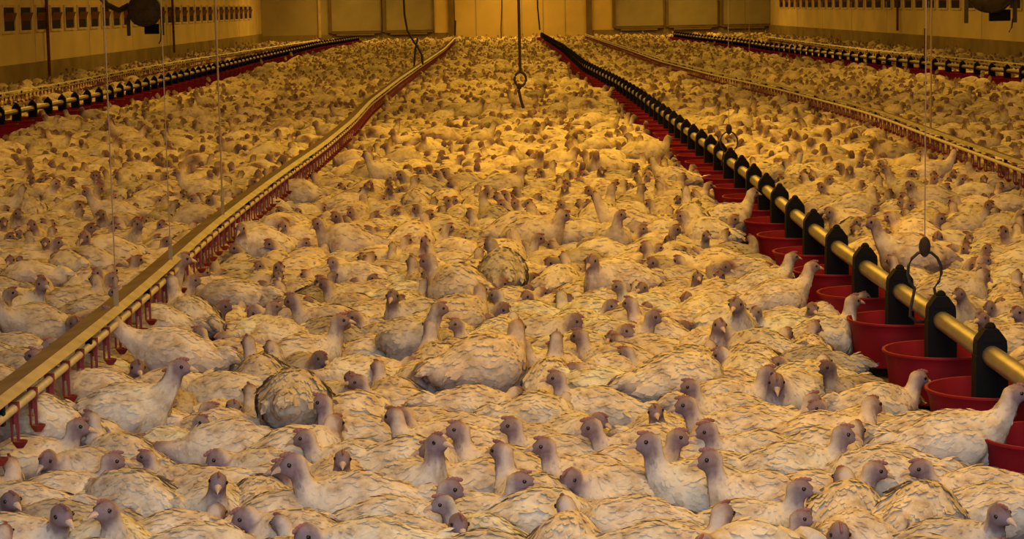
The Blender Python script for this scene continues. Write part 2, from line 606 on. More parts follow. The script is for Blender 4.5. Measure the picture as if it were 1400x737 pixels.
def make_drinker(pix, label, spacing, n_parts, extend_to=None, first=None, sg=1):
    Y, X = smooth_line(pix, RIDGE_Z, extend_to=extend_to)
    o0 = Vector((X[0], Y[0], 0))
    t = thing('drinker_line', label, 'drinker', (X[0], Y[0], 0))
    pts = [(x - o0.x, y - o0.y, RIDGE_Z) for x, y in zip(X, Y)]
    q = MB(); q.sweep(pts, [(sg * a, b) for a, b in ((0.0, -0.004), (0.027, -0.019), (0.031, -0.015), (0.0, 0.0))]); q.build('ridge_profile', M['alu'], t)
    q = MB(); q.sweep(pts, [(sg * a, b) for a, b in ((-0.086, -0.022), (-0.084, -0.026), (0.0, -0.004), (0.0, 0.0))]); q.build('dusty_top_plate', M['dusty'], t)  # top plate, a darker brown than the ridge beside it
    PZ = RIDGE_Z - 0.062
    q = MB(); q.tube([(p[0] + 0.004 * sg, p[1], PZ) for p in pts], 0.0135, 10); q.build('water_pipe', M['pvc'], t, smooth=True)
    # clips tying pipe and profile
    far = MB()
    y, k = first or (Y[0] + 0.05), 0
    c = MB()
    c.box((-0.006, -0.014, -0.02), (0.014, 0.014, 0.052))
    cm = c.mesh('clip', M['black'])
    yy = Y[0] + 0.6
    kk = 0
    while yy < Y[-1] and kk < 30:
        link('clip', cm, t, (float(np.interp(yy, Y, X)) - o0.x, yy - o0.y, PZ))
        yy += 1.25; kk += 1
    while y < Y[-1]:
        loc = (float(np.interp(y, Y, X)) - o0.x + 0.004, y - o0.y, PZ)
        if k < n_parts:
            nn = link('nipple', NM[0], t, loc)
            link('drip_cup', NM[2], nn)
            if k < 50:
                link('pin', NM[1], nn)
        else:
            far.add([(v[0] + loc[0], v[1] + loc[1], v[2] + loc[2]) for v in NM[3].v], NM[3].f)
        k += 1
        y += spacing
    if far.v:
        far.build('distant_nipple', M['nipple'], t)['kind'] = 'stuff'
    return Y, X


DL = make_drinker(DRINK_L, 'long drinker line with bright ridge and red nipples where white chickens crowd to drink', 0.235, 100, extend_to=5.2)
DR = make_drinker(DRINK_R, 'drinker line crossing the flock beyond the big feeder line, pale ridge', 0.25, 100, extend_to=14, sg=-1)
DLL = make_drinker(DRINK_LL, 'dim drinker line by the wall with hanging conduit, behind the outer feeder', 0.25, 100, extend_to=27)
DRR = make_drinker(DRINK_RR, 'dim drinker line by the wall under the round fan, behind the outer feeder', 0.25, 100, extend_to=32, sg=-1)


def line_x(L, y):
    return float(np.interp(y, L[0], L[1]))


# ------------------------------------------------------------------ cords and hangers
def cord(px, py, h, L, label, m='cord', r=0.0024, hook=None, name='suspension_cord', z0=None):
    p = at(px, py, h)
    y = p.y
    x = line_x(L, y) if L is not None else p.x
    z = h if z0 is None else z0
    t = thing(name, label, 'cord', (x, y, 0), 'suspension cords')
    if hook == 'lyre':
        q = MB(); q.tube([(0, 0, z + 0.24), (0.0, 0, CEIL)], r, 6); q.build('cord', M[m], t)
        q = MB()
        pts = []
        for k in range(13):
            a = math.radians(-55 + (290) * k / 12 - 0)
            pts.append((0.062 * math.cos(a), 0.0, z + 0.135 + 0.075 * math.sin(a)))
        q.tube([(0.05, 0, z + 0.0)] + pts + [(-0.05, 0, z + 0.0)], 0.006, 6)
        q.build('wire_loop', M['wire'], t)
        q = MB(); q.ball((0, 0, z + 0.226), (0.022, 0.013, 0.038), 10, 8); q.build('pulley', M['rope'], t, smooth=True)
        q = MB()
        q.tube([(-0.05, 0, z + 0.0), (-0.052, 0, z - 0.03), (-0.03, 0, z - 0.05), (0.0, 0, z - 0.052), (0.03, 0, z - 0.045), (0.05, 0, z)], 0.006, 6)
        q.build('pipe_clamp', M['wire'], t)
    else:
        q = MB(); q.tube([(0, 0, z + 0.06), (0, 0, CEIL)], r, 6); q.build('cord', M[m], t)
        q = MB(); q.box((-0.008, -0.005, z - 0.02), (0.008, 0.005, z + 0.06)); q.ball((0, 0, z + 0.08), (0.010, 0.010, 0.024), 8, 6); q.build('bracket', M['cord'], t)
    return t


cord(1268, 421, PIPE_Z, MAIN, 'pale cord with black wire loop holding the big feeder pipe, lower one', hook='lyre')
cord(996, 220, PIPE_Z, MAIN, 'pale cord with wire loop on the big feeder pipe, further up the line', hook='lyre')
cord(160, 417, RIDGE_Z, DL, 'pale cord lifting the bright drinker ridge above drinking white chickens')
cord(235, 354, RIDGE_Z, DL, 'pale cord on the bright drinker ridge, second one up from frame edge')
cord(303, 293, RIDGE_Z, DL, 'thin pale cord on the bright drinker ridge, third one up from frame edge', r=0.005)
cord(1272, 176, RIDGE_Z, DR, 'thin pale cord holding the second drinker line under the round fan side', r=0.007)
cord(1020, 107, RIDGE_Z, DR, 'thin pale cord holding the second drinker line near its middle', r=0.006)
for px, py, lab in ((145, 127, 'whitish cord over outer feeder pans, before the dark fan'), (296, 92, 'whitish cord over outer feeder pans, past the dark fan'),
                    (382, 72, 'whitish cord over outer feeder pans, near the room corner')):
    cord(px, py, PIPE_Z, FL, lab, r=0.0045)
cord(1020, 58, PIPE_Z, FR, 'thin cord over far outer feeder pans in front of corner shutter', r=0.008)


def free_rope(name, pts, r, label, m='rope', cat='rope'):
    p0 = Vector(pts[0])
    q = MB(); q.tube([Vector(p) - p0 for p in pts], r, 7)
    return tag(q.build(name, M[m], loc=p0, smooth=True), label, cat)


# the thick rope with a ring, hanging in mid-air over the middle of the flock
p = at(712, 148, 0.34)
t = thing('winch_rope', 'thick dark rope with a ring hanging in the middle of the house', 'rope', (p.x, p.y, 0.34))
q = MB(); q.tube([(0.0, 0, 0.38), (-0.004, 0, 1.4), (0, 0, CEIL - 0.34)], 0.016, 8); q.build('rope', M['rope'], t)
q = MB(); q.tube([(0.062 * math.cos(a), 0, 0.315 + 0.075 * math.sin(a)) for a in np.linspace(0, 2 * PI, 20, endpoint=False)], 0.014, 7, True); q.build('ring', M['rope'], t)
q = MB(); q.tube([(-0.02, 0, 0.2), (0.005, 0, 0.08), (0.03, 0, 0.0)], 0.016, 7); q.ball((-0.012, 0, 0.235), (0.028, 0.024, 0.035)); q.build('rope_tail', M['rope'], t)

# hoses dropping to the end of the drinker line
yh = at(570, 88, 0.4).y
def atY(px, py, y):
    d = R3 @ cam_ray(px, py)
    return Vector((d.x, d.y, d.z)) * (y / d.y) + Vector((0, 0, CAMH))
pp = [atY(a, c, yh) for a, c in ((551, -60), (552, 0), (553, 20), (557, 42), (565, 56), (572, 66), (577, 76), (578, 88))]
free_rope('water_hose', pp, 0.020, 'thin dark hose curving down to the bright drinker line near end wall', 'wire', 'hose')
pp = [atY(a, c, yh) for a, c in ((571, 52), (568, 66), (567, 78), (566, 92))]
free_rope('water_hose', pp, 0.018, 'short dark hose leg branching beside the curving hose on drinker line', 'wire', 'hose')
pp = [atY(a, c, 78.0) for a, c in ((734, -40), (735, 10), (737, 30), (738, 41))]
free_rope('feed_cable', pp, 0.03, 'dark cable hanging to the far end of the big feeder line', 'rope', 'cable')
pp = [atY(a, c, 80.0) for a, c in ((686, -40), (686, 10), (685, 40), (686, 68))]
free_rope('door_cord', pp, 0.022, 'thin cord hanging before the bright door at the end wall', 'rope', 'cord')
# conduits on the long walls
for sg, x, px, ya, yb, lab in ((-1, HALL_L + 0.08, 65, -20, 104, 'dark conduit hanging down the wall in front of inlet vents, before the fan'),
                               (-1, HALL_L + 0.08, 237, -20, 72, 'dark conduit down the wall just past the dark fan'),
                               (1, HALL_R - 0.08, 1227, -20, 42, 'rusty conduit down the wall above the outer feeder line'),):
    d = R3 @ cam_ray(px, 40)
    y = x / d.x * d.y
    P = [atY(px, ya, y), atY(px, (ya + yb) / 2, y), atY(px, yb, y)]
    z1 = P[2].z
    free_rope('wall_conduit', [(x, y, CEIL), (x, y, 1.0), (x, y, max(z1, 0.1))], 0.035, lab, 'rust', 'conduit')
pB = at(1265, 75, 0.42)
free_rope('marker_rod', [(pB.x, pB.y, 0.25), (pB.x, pB.y, 0.9)], 0.028, 'short rusty rod standing beside the outer feeder line below the wall', 'rust', 'rod')
yl = HALL_Y - 1.5
free_rope('marker_rod', [tuple(atY(622, 55, yl)), tuple(atY(622.5, 28, yl))], 0.035, 'dark rod standing where the bright drinker line meets the end wall', 'rope', 'rod')

# ------------------------------------------------------------------ round circulation fans


def fan(px, py_bottom, X, diam, label, yaw, h_low):
    d = R3 @ cam_ray(px, 40)
    y = X / d.x * d.y
    zb = atY(px, py_bottom, y).z
    zc_ = zb + h_low + diam / 2
    t = thing('circulation_fan', label, 'fan', (X, y, zc_), 'round circulation fans')
    t.rotation_euler = (0, 0, yaw)
    R = diam / 2
    q = MB(); q.lathe([(R * 0.55, -0.24), (R * 0.93, -0.2), (R, -0.16), (R * 1.0, 0.2), (R * 0.97, 0.22), (R * 0.90, 0.2), (R * 0.9, -0.12), (R * 0.5, -0.2)], seg=36, axis='y'); q.build('shroud', M['housing'], t, smooth=True)
    q = MB(); q.lathe([(R * 0.93, 0.0), (R * 0.93, 0.02)], seg=36, axis='y'); q.build('back_plate', M['black'], t)
    q = MB()
    for rr in (0.3, 0.5, 0.7, 0.9):
        q.tube([(R * rr * math.cos(a), -0.245 + 0.03 * rr, R * rr * math.sin(a)) for a in np.linspace(0, 2 * PI, 28, endpoint=False)], 0.005, 5, True)
    for a in np.linspace(0, PI, 6, endpoint=False):
        q.tube([(-R * 0.95 * math.cos(a), -0.225, -R * 0.95 * math.sin(a)), (0, -0.245, 0), (R * 0.95 * math.cos(a), -0.225, R * 0.95 * math.sin(a))], 0.005, 5)
    q.build('guard_grille', M['housing'], t)
    q = MB(); q.ball((0, -0.1, 0), (R * 0.2, 0.09, R * 0.2)); q.build('hub', M['black'], t)
    for k in range(5):
        a = 2 * PI * k / 5
        c, s = math.cos(a), math.sin(a)
        q = MB()
        vs = []
        for r_, hw, tw in ((0.15, 0.05, 0.04), (0.5, 0.11, 0.03), (0.85, 0.13, 0.02)):
            for e in (-1, 1):
                for dy in (-0.004, 0.004):
                    vs.append((R * r_ * c - e * hw * s, -0.1 + e * tw + dy, R * r_ * s + e * hw * c))
        fs = []
        for i in (0, 4):
            fs += [(i, i + 2, i + 6, i + 4), (i + 1, i + 5, i + 7, i + 3), (i, i + 4, i + 5, i + 1), (i + 2, i + 3, i + 7, i + 6)]
        q.add(vs, fs)
        q.build('blade', M['black'], t)
    q = MB(); q.box((-0.02, -0.12, -R - 0.14), (0.26 * R / 0.33, 0.12, -R + 0.06)); q.build('motor_box', M['black'], t)
    for s in (-1, 1):
        q = MB(); q.box((s * R * 0.98 - 0.035, -0.05, -R - 0.17), (s * R * 0.98 + 0.035, 0.05, -R * 0.35)); q.box((s * R * 0.98 - 0.03, -0.04, -R * 0.4), (s * R * 0.8 + 0.03, 0.04, -R * 0.25)); q.build('bracket', M['housing'], t)
    q = MB()
    for s in (-1, 1):
        q.tube([(s * R * 0.7, 0, R * 0.7), (s * R * 0.7, 0, CEIL - zc_)], 0.012, 6)
    q.build('hanger', M['wire'], t)
    q = MB(); q.tube([(R * 0.9, 0.0, -R - 0.1), (R * 0.86, 0, -R - 0.26), (R * 0.75, 0, -R - 0.34)], 0.014, 6); q.build('cable', M['rope'], t)
    if px < 400:
        q = MB(); q.tube([(-R * 0.9, 0.05, 0.1), (-R * 1.5, 0.05, 0.0), (-R * 2.2, 0.05, 0.12), (-R * 3.0, 0.05, 0.5)], 0.06, 8); q.build('flex_duct', M['housing'], t, smooth=True)
    return t


fan(199, 37, -6.9, 0.68, 'dark round fan hanging before the wall with hanging conduit', 0.12, 0.0)
fan(1354, 18, 8.9, 0.86, 'dark round fan hanging by the wall past the second drinker line', -0.15, 0.0)

# ------------------------------------------------------------------ chickens
CREAM = np.array((0.78, 0.675, 0.49))
SKIN = np.array((0.27, 0.195, 0.195))
FLESH = np.array((0.50, 0.36, 0.32))


def eul(ax, deg):
    return Matrix.Rotation(math.radians(deg), 4, ax)


def rot_pitch(v, deg, piv):
    a = math.radians(deg)
    x, z = v[0] - piv[0], v[2] - piv[2]
    return Vector((piv[0] + x * math.cos(a) - z * math.sin(a), v[1], piv[2] + x * math.sin(a) + z * math.cos(a)))


class Pose:
    def __init__(s, name, head, hdir, stand=0.0, pitch=0.0, puff=1.0, neck_r=1.0, mid=None, words='sitting'):
        s.name, s.head, s.hdir, s.stand, s.pitch, s.puff, s.neck_r, s.mid, s.words = name, Vector(head), Vector(hdir).normalized(), stand, pitch, puff, neck_r, mid, words


ST = 0.085
POSES = [
    Pose('rest', (0.165, 0.0, 0.238), (1, 0, -0.12), words='sitting'),
    Pose('rest_a', (0.145, 0.055, 0.236), (0.55, 0.85, -0.1), words='sitting'),
    Pose('rest_b', (0.145, -0.055, 0.236), (0.55, -0.85, -0.1), words='sitting'),
    Pose('tuck', (0.15, 0.03, 0.195), (0.8, 0.5, -0.45), words='dozing'),
    Pose('low', (0.225, -0.01, 0.14), (1, -0.1, -0.55), words='crouching'),
    Pose('back', (0.11, 0.05, 0.24), (-0.5, 0.85, -0.1), words='sitting'),
    Pose('tall', (0.155, 0.0, 0.264), (1, 0.1, 0.0), pitch=6, neck_r=1.08, words='upright'),
    Pose('alert', (0.19, 0.0, 0.358), (1, 0.0, -0.05), ST, pitch=8, neck_r=1.1, words='standing'),
    Pose('alert_a', (0.18, 0.03, 0.36), (0.35, 0.93, -0.05), ST, pitch=8, neck_r=1.1, words='standing'),
    Pose('alert_b', (0.18, -0.03, 0.36), (0.35, -0.93, -0.05), ST, pitch=8, neck_r=1.1, words='standing'),
    Pose('reach', (0.25, 0.0, 0.345), (1, 0, 0.3), ST, pitch=8, words='reaching'),
    Pose('peck', (0.275, 0.0, 0.13), (0.75, 0, -0.8), ST, pitch=-4, words='bending'),
    Pose('puffed', (0.165, 0.04, 0.305), (0.8, 0.6, -0.3), ST * 0.8, pitch=3, puff=1.12, neck_r=1.2, words='fluffed'),
    Pose('preen', (0.075, 0.085, 0.245), (-0.75, 0.6, -0.5), ST * 0.7, pitch=4, puff=1.08, neck_r=1.05, words='preening'),
    Pose('rump', (0.17, 0.03, 0.27), (0.8, 0.5, -0.4), 0.115, pitch=-6, puff=1.12, neck_r=1.2, words='fluffed'),
]
PI_ = {p.name: i for i, p in enumerate(POSES)}


def ico(bm, mtx, sub=2):
    bmesh.ops.create_icosphere(bm, subdivisions=sub, radius=1.0, matrix=mtx)


def build_pose(ps):
    bm = bmesh.new()
    up = ps.stand
    piv = (0.0, 0, 0.10 + up)
    pf = ps.puff

    def ell(c, r, pitch=0, yaw=0, roll=0, sub=2):
        c = rot_pitch(Vector((c[0], c[1], c[2] + up)), ps.pitch, piv)
        m = Matrix.Translation(c) @ eul('Z', yaw) @ eul('Y', -(pitch + ps.pitch)) @ eul('X', roll) @ Matrix.Diagonal((*r, 1))
        ico(bm, m, sub)
        return c
    ell((0.0, 0, 0.116), (0.138 * pf, 0.102 * pf, 0.108 * pf), 6, sub=3)
    ell((0.075, 0, 0.112), (0.085 * pf, 0.088 * pf, 0.104 * pf), 0)
    ell((-0.085, 0, 0.118), (0.09 * pf, 0.082 * pf, 0.082 * pf), 10)
    ell((-0.155, 0, 0.128), (0.06, 0.05 * pf, 0.045 * pf), 22)
    ell((-0.205, 0, 0.155), (0.055, 0.034, 0.016), 30)
    for s in (-1, 1):
        ell((-0.005, s * 0.088 * pf, 0.122), (0.105, 0.022, 0.060), -8, s * 7)
        ell((0.06, s * 0.083 * pf, 0.125), (0.045, 0.024, 0.045), 0, -s * 12)
        ell((-0.105, s * 0.074 * pf, 0.118), (0.075, 0.014, 0.030), -14, s * 12)
        ell((0.015, s * 0.066, 0.052), (0.068, 0.042, 0.048), 10)
        if up:
            ell((0.02, s * 0.052, 0.0 + 0.01), (0.036, 0.032, 0.055), -20)
    # neck
    base = rot_pitch(Vector((0.105, 0, 0.135 + up)), ps.pitch, piv)
    hd = ps.head.copy()
    mid = Vector(((base.x * 0.35 + hd.x * 0.65) + 0.012, (base.y + hd.y) / 2, base.z * 0.55 + hd.z * 0.45))
    if ps.name in ('preen', 'back'):
        mid = Vector((max(base.x, hd.x) + 0.035, hd.y * 0.3, (base.z + hd.z) / 2 + 0.015))
    hback = hd - ps.hdir * 0.012
    N = 14
    for k in range(N + 1):
        t = k / N
        c = base * (1 - t) ** 2 + mid * 2 * t * (1 - t) + hback * t * t
        r = (0.066 * (1 - t) + 0.028 * t) * (1 - 0.24 * math.sin(PI * t)) * ps.neck_r
        ico(bm, Matrix.Translation(c) @ Matrix.Diagonal((r, r, r, 1)), 1)
    # head
    z = ps.hdir
    y = Vector((0, 0, 1)).cross(z).normalized()
    x = z.cross(y)          # up-ish, negative handled below
    u = z.cross(y)
    if u.z < 0:
        u = -u
    B = Matrix((z, y, u)).transposed().to_4x4()
    ico(bm, Matrix.Translation(hd) @ B @ Matrix.Diagonal((0.038, 0.028, 0.031, 1)), 2)
    ico(bm, Matrix.Translation(hd + z * 0.022 - u * 0.004) @ B @ Matrix.Diagonal((0.023, 0.019, 0.020, 1)), 2)
    me = bpy.data.meshes.new('tmp')
    bm.to_mesh(me)
    bm.free()
    ob = bpy.data.objects.new('tmp', me)
    COL.objects.link(ob)
    r = ob.modifiers.new('r', 'REMESH'); r.mode = 'VOXEL'; r.voxel_size = 0.0075
    sm = ob.modifiers.new('s', 'SMOOTH'); sm.factor = 0.5; sm.iterations = 3
    dc = ob.modifiers.new('d', 'DECIMATE'); dc.ratio = 1.0
    out = []
    for target in (1900, 700, 260):
        dc.ratio = 1.0
        dg = bpy.context.evaluated_depsgraph_get(); dg.update()
        ev = ob.evaluated_get(dg)
        m2 = ev.to_mesh()
        nf = len(m2.polygons) * 2
        ev.to_mesh_clear()
        dc.ratio = min(1.0, target / nf)
        dg = bpy.context.evaluated_depsgraph_get(); dg.update()
        ev = ob.evaluated_get(dg)
        m2 = ev.to_mesh()
        m2.calc_loop_triangles()
        V = np.empty(len(m2.vertices) * 3); m2.vertices.foreach_get('co', V)
        T = np.empty(len(m2.loop_triangles) * 3, np.int64); m2.loop_triangles.foreach_get('vertices', T)
        Nn = np.empty(len(m2.vertices) * 3); m2.vertices.foreach_get('normal', Nn)
        ev.to_mesh_clear()
        out.append((V.reshape(-1, 3), T.reshape(-1, 3), Nn.reshape(-1, 3)))
    bpy.data.objects.remove(ob)
    bpy.data.meshes.remove(me)
    ps.frame = (hd, z, y, u)
    return out


def tone_of(V, ps):
    hd, z, y, u = ps.frame
    d = V - np.array(hd)
    f = d @ np.array(z)
    dist = np.linalg.norm(d, axis=1)
    face = np.clip((f + 0.034) / 0.022, 0.35, 1) * np.clip((0.062 - dist) / 0.016, 0, 1)
    col = np.repeat(CREAM[None], len(V), 0)
    col = col * (1 - face[:, None]) + SKIN[None] * face[:, None]
    # the crop of neck below the head is thinly feathered, pinkish skin shows
    nk = np.clip((0.10 - dist) / 0.04, 0, 1) * (1 - face) * 0.3
    col = col * (1 - nk[:, None]) + FLESH[None] * nk[:, None]
    # bare belly and soiled vent feathers, plus shade painted up the lower sides
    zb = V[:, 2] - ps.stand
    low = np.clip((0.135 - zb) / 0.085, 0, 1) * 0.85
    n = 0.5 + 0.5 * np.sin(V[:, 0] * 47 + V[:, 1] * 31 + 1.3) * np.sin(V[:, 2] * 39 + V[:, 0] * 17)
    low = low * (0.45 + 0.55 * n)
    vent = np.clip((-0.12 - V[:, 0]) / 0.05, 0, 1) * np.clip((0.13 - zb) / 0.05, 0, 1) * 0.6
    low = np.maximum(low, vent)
    # bare, purplish skin showing where flank and breast feathers are worn away
    kk = (len(ps.name) * 1.7 + ord(ps.name[0]) * 0.37 + ord(ps.name[-1]) * 0.91)
    pn = (np.sin(V[:, 0] * 23 + kk) + np.sin(V[:, 1] * 29 + kk * 2.1) + np.sin(V[:, 2] * 33 + V[:, 0] * 13 + kk * 0.7)) / 3
    patch = np.clip((pn - 0.22) / 0.22, 0, 1) * np.clip((0.165 - zb) / 0.05, 0, 1) * 0.7
    low = np.maximum(low, patch)
    SOIL_SHADE = np.array((0.31, 0.23, 0.215))
    return col * (1 - low[:, None]) + SOIL_SHADE[None] * low[:, None]


def feathers(V, T, N, C, ps, count, scale, seed):
    r = np.random.default_rng(seed)
    a, b, c = V[T[:, 0]], V[T[:, 1]], V[T[:, 2]]
    ar = np.linalg.norm(np.cross(b - a, c - a), axis=1)
    idx = r.choice(len(T), size=count, p=ar / ar.sum())
    w = r.dirichlet((1, 1, 1), size=count)
    P = (V[T[idx]] * w[:, :, None]).sum(1)
    Nn = (N[T[idx]] * w[:, :, None]).sum(1)
    Nn /= np.linalg.norm(Nn, axis=1, keepdims=True) + 1e-9
    Cc = (C[T[idx]] * w[:, :, None]).sum(1)
    hd, hz, hy, hu = ps.frame
    dist = np.linalg.norm(P - np.array(hd), axis=1)
    keep = (dist > 0.043) & (P[:, 2] > 0.02 + ps.stand * 0.7)
    P, Nn, Cc, dist = P[keep], Nn[keep], Cc[keep], dist[keep]
    n = len(P)
    neck = np.clip((0.16 - dist) / 0.06, 0, 1) * (P[:, 0] > 0.04)
    D = np.array((-1.0, 0, -0.22))[None] * (1 - neck[:, None]) + np.array((-0.35, 0, -1.0))[None] * neck[:, None]
    D = D + r.normal(0, 0.16, (n, 3))
    D -= (D * Nn).sum(1, keepdims=True) * Nn
    D /= np.linalg.norm(D, axis=1, keepdims=True) + 1e-9
    S = np.cross(Nn, D)
    L = r.uniform(0.028, 0.046, n) * scale * (1 - 0.45 * neck)
    wing = (np.abs(P[:, 1]) > 0.065) & (P[:, 0] < 0.04) & (P[:, 2] - ps.stand > 0.07)
    L = np.where(wing, L * 1.45, L)
    Wd = L * r.uniform(0.42, 0.6, n)
    lift = r.uniform(0.02, 0.10, n) * (1.35 if ps.puff > 1.05 else 1.0)
    ring = []
    for fl, fw, fz in ((0.0, 0.25, 0.02), (0.0, -0.25, 0.02), (0.6, 0.5, 0.75), (0.6, -0.5, 0.75), (1.0, 0.0, 0.9)):
        ring.append(P + D * (L * fl)[:, None] + S * (Wd * fw)[:, None] + Nn * (L * lift * fz + 0.0015)[:, None])
    FV = np.stack(ring, 1).reshape(-1, 3)
    base = np.arange(n)[:, None] * 5
    FT = np.concatenate([base + np.array((0, 1, 3)), base + np.array((0, 3, 2)), base + np.array((2, 3, 4))], 0)
    k = r.uniform(0.92, 1.06, n)
    FC = np.repeat((Cc * k[:, None])[:, None], 5, 1)
    return FV, FT, FC.reshape(-1, 3)


def join(parts):
    vs, ts, cs, n = [], [], [], 0
    for V, T, C in parts:
        vs.append(V); ts.append(T + n); cs.append(C); n += len(V)
    return np.concatenate(vs), np.concatenate(ts), np.concatenate(cs)


def np_mesh(name, V, T, C, m):
    me = bpy.data.meshes.new(name)
    nv, nt = len(V), len(T)
    me.vertices.add(nv)
    me.vertices.foreach_set('co', np.ascontiguousarray(V, np.float32).ravel())
    me.loops.add(nt * 3)
    me.loops.foreach_set('vertex_index', np.ascontiguousarray(T, np.int32).ravel())
    me.polygons.add(nt)
    me.polygons.foreach_set('loop_start', np.arange(0, nt * 3, 3, dtype=np.int32))
    try:
        me.polygons.foreach_set('loop_total', np.full(nt, 3, np.int32))
    except Exception:
        pass
    me.polygons.foreach_set('use_smooth', np.ones(nt, bool))
    a = me.attributes.new('tone', 'FLOAT_COLOR', 'POINT')
    a.data.foreach_set('color', np.concatenate([C, np.ones((nv, 1))], 1).astype(np.float32).ravel())
    me.materials.append(m)
    me.update(calc_edges=True)
    return me


def tri_of(mb):
    T = []
    for f in mb.f:
        for i in range(1, len(f) - 1):
            T.append((f[0], f[i], f[i + 1]))
    return np.array(mb.v, float), np.array(T, np.int64)


def head_parts(ps):
    """beak, comb, eyes in the chicken's own space"""
    hd, z, y, u = ps.frame

    def place(mb):
        mb.v = [tuple(hd + z * (a * 1.17) + y * (b_ * 1.17) + u * (c * 1.17)) for a, b_, c in mb.v]
        return mb
    bk = MB()
    prof = [(0.030, 0.0095, 0.0085, -0.002), (0.042, 0.0065, 0.006, -0.004), (0.052, 0.003, 0.003, -0.008), (0.056, 0.0008, 0.001, -0.0115)]
    vs, fs = [], []
    for a, ry, rz, dz in prof:
        for k in range(8):
            t = 2 * PI * k / 8
            vs.append((a, ry * math.cos(t), dz + rz * math.sin(t)))
    for i in range(3):
        for k in range(8):
            fs.append((i * 8 + k, i * 8 + (k + 1) % 8, (i + 1) * 8 + (k + 1) % 8, (i + 1) * 8 + k))
    fs += [tuple(range(7, -1, -1)), tuple(24 + k for k in range(8))]
    bk.add(vs, fs)
    cb = MB()
    for k, (a, h) in enumerate(((0.022, 0.005), (0.014, 0.0075), (0.005, 0.008), (-0.004, 0.006))):
        cb.ball((a, 0, 0.024 - 0.003 * k * 0.3), (0.0075, 0.0032, h), 7, 5)
    ey = []
    for s in (-1, 1):
        e = MB(); e.ball((0.011, s * 0.0205, 0.005), (0.0052, 0.0040, 0.0052), 8, 6)
        ey.append(place(e))
    return place(bk), place(cb), ey


def leg_mb(ps, s):
    q = MB()
    hx = 0.0
    q.tube([(0.005, s * 0.05, ps.stand + 0.02), (-0.018, s * 0.05, ps.stand * 0.72), (0.002, s * 0.05, 0.012)], [0.014, 0.0105, 0.0095], 8)
    for a, l in ((0, 0.062), (28, 0.055), (-28, 0.055), (180, 0.03)):
        c, sn = math.cos(math.radians(a)), math.sin(math.radians(a))
        q.tube([(0.0, s * 0.05, 0.012), (l * 0.6 * c, s * 0.05 + l * 0.6 * sn, 0.010), (l * c, s * 0.05 + l * sn, 0.004)], [0.008, 0.0065, 0.003], 6)
    return q


LOD = []
NEAR = []
for i, ps in enumerate(POSES):
    (V0, T0, N0), (V1, T1, N1), (V2, T2, N2) = build_pose(ps)
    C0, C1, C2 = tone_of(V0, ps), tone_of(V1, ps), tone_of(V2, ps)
    bk, cb, ey = head_parts(ps)
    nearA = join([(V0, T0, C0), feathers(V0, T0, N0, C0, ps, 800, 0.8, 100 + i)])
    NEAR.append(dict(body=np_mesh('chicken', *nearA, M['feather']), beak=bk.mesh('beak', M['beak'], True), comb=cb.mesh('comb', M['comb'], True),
                     eyes=[e.mesh('eye', M['eye'], True) for e in ey],
                     legs=[leg_mb(ps, s).mesh('leg', M['leg'], True) for s in (-1, 1)] if ps.stand else []))
    ex_ = []
    for mb, c in ((bk, (0.55, 0.42, 0.32)), (cb, (0.36, 0.12, 0.105)), (ey[0], (0.01, 0.008, 0.008)), (ey[1], (0.01, 0.008, 0.008))):
        v, t = tri_of(mb)
        ex_.append((v, t, np.repeat(np.array(c)[None], len(v), 0)))
    lg = []
    if ps.stand:
        for s in (-1, 1):
            v, t = tri_of(leg_mb(ps, s))
            lg.append((v, t, np.repeat(np.array((0.5, 0.38, 0.22))[None], len(v), 0)))
    HEADC = np.array((0.25, 0.16, 0.15))

    def darkhead(V, C):
        hd = np.array(ps.frame[0])
        k = np.clip((0.052 - np.linalg.norm(V - hd, axis=1)) / 0.02, 0, 1)[:, None]
        return C * (1 - k) + HEADC[None] * k
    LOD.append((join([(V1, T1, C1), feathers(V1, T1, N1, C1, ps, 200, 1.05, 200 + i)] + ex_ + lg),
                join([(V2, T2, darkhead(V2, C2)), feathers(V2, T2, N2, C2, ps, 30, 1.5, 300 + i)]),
                None))


def far_lods():
    out = []
    r = np.random.default_rng(5)
    for sub, segs in ((2, 0), (1, 0)):
        row = []
        for i, ps in enumerate(POSES):
            bm = bmesh.new()
            bmesh.ops.create_icosphere(bm, subdivisions=sub, radius=1.0)
            V = np.array([v.co[:] for v in bm.verts]); T = np.array([[v.index for v in f.verts] for f in bm.faces])
            bm.free()
            s = 1 - 0.35 * np.clip(-V[:, 0], 0, 1) ** 2
            zc_ = 0.11 + ps.stand
            B_ = np.stack([V[:, 0] * np.where(V[:, 0] < 0, 0.19, 0.155), V[:, 1] * 0.105 * s * ps.puff, zc_ + V[:, 2] * 0.11 * s * ps.puff + np.clip(-V[:, 0] - 0.4, 0, 1) * 0.05], 1)
            bm = bmesh.new()
            bmesh.ops.create_icosphere(bm, subdivisions=1, radius=1.0)
            V = np.array([v.co[:] for v in bm.verts]); T2 = np.array([[v.index for v in f.verts] for f in bm.faces])
            bm.free()
            hd = ps.head
            hz = ps.hdir
            Hh = np.stack([hd.x + V[:, 0] * 0.042 - np.clip(-V[:, 2], 0, 1) * 0.03, hd.y + V[:, 1] * 0.032, hd.z - 0.035 + V[:, 2] * 0.060], 1)
            hc = np.where((V[:, 2] > -0.2)[:, None], np.array((0.29, 0.185, 0.155))[None], CREAM[None] * 0.9)
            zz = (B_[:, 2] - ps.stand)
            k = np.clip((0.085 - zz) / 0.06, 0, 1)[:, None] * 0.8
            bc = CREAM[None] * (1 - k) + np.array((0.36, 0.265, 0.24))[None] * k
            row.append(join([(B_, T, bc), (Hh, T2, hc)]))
        out.append(row)
    return out


FAR = far_lods()

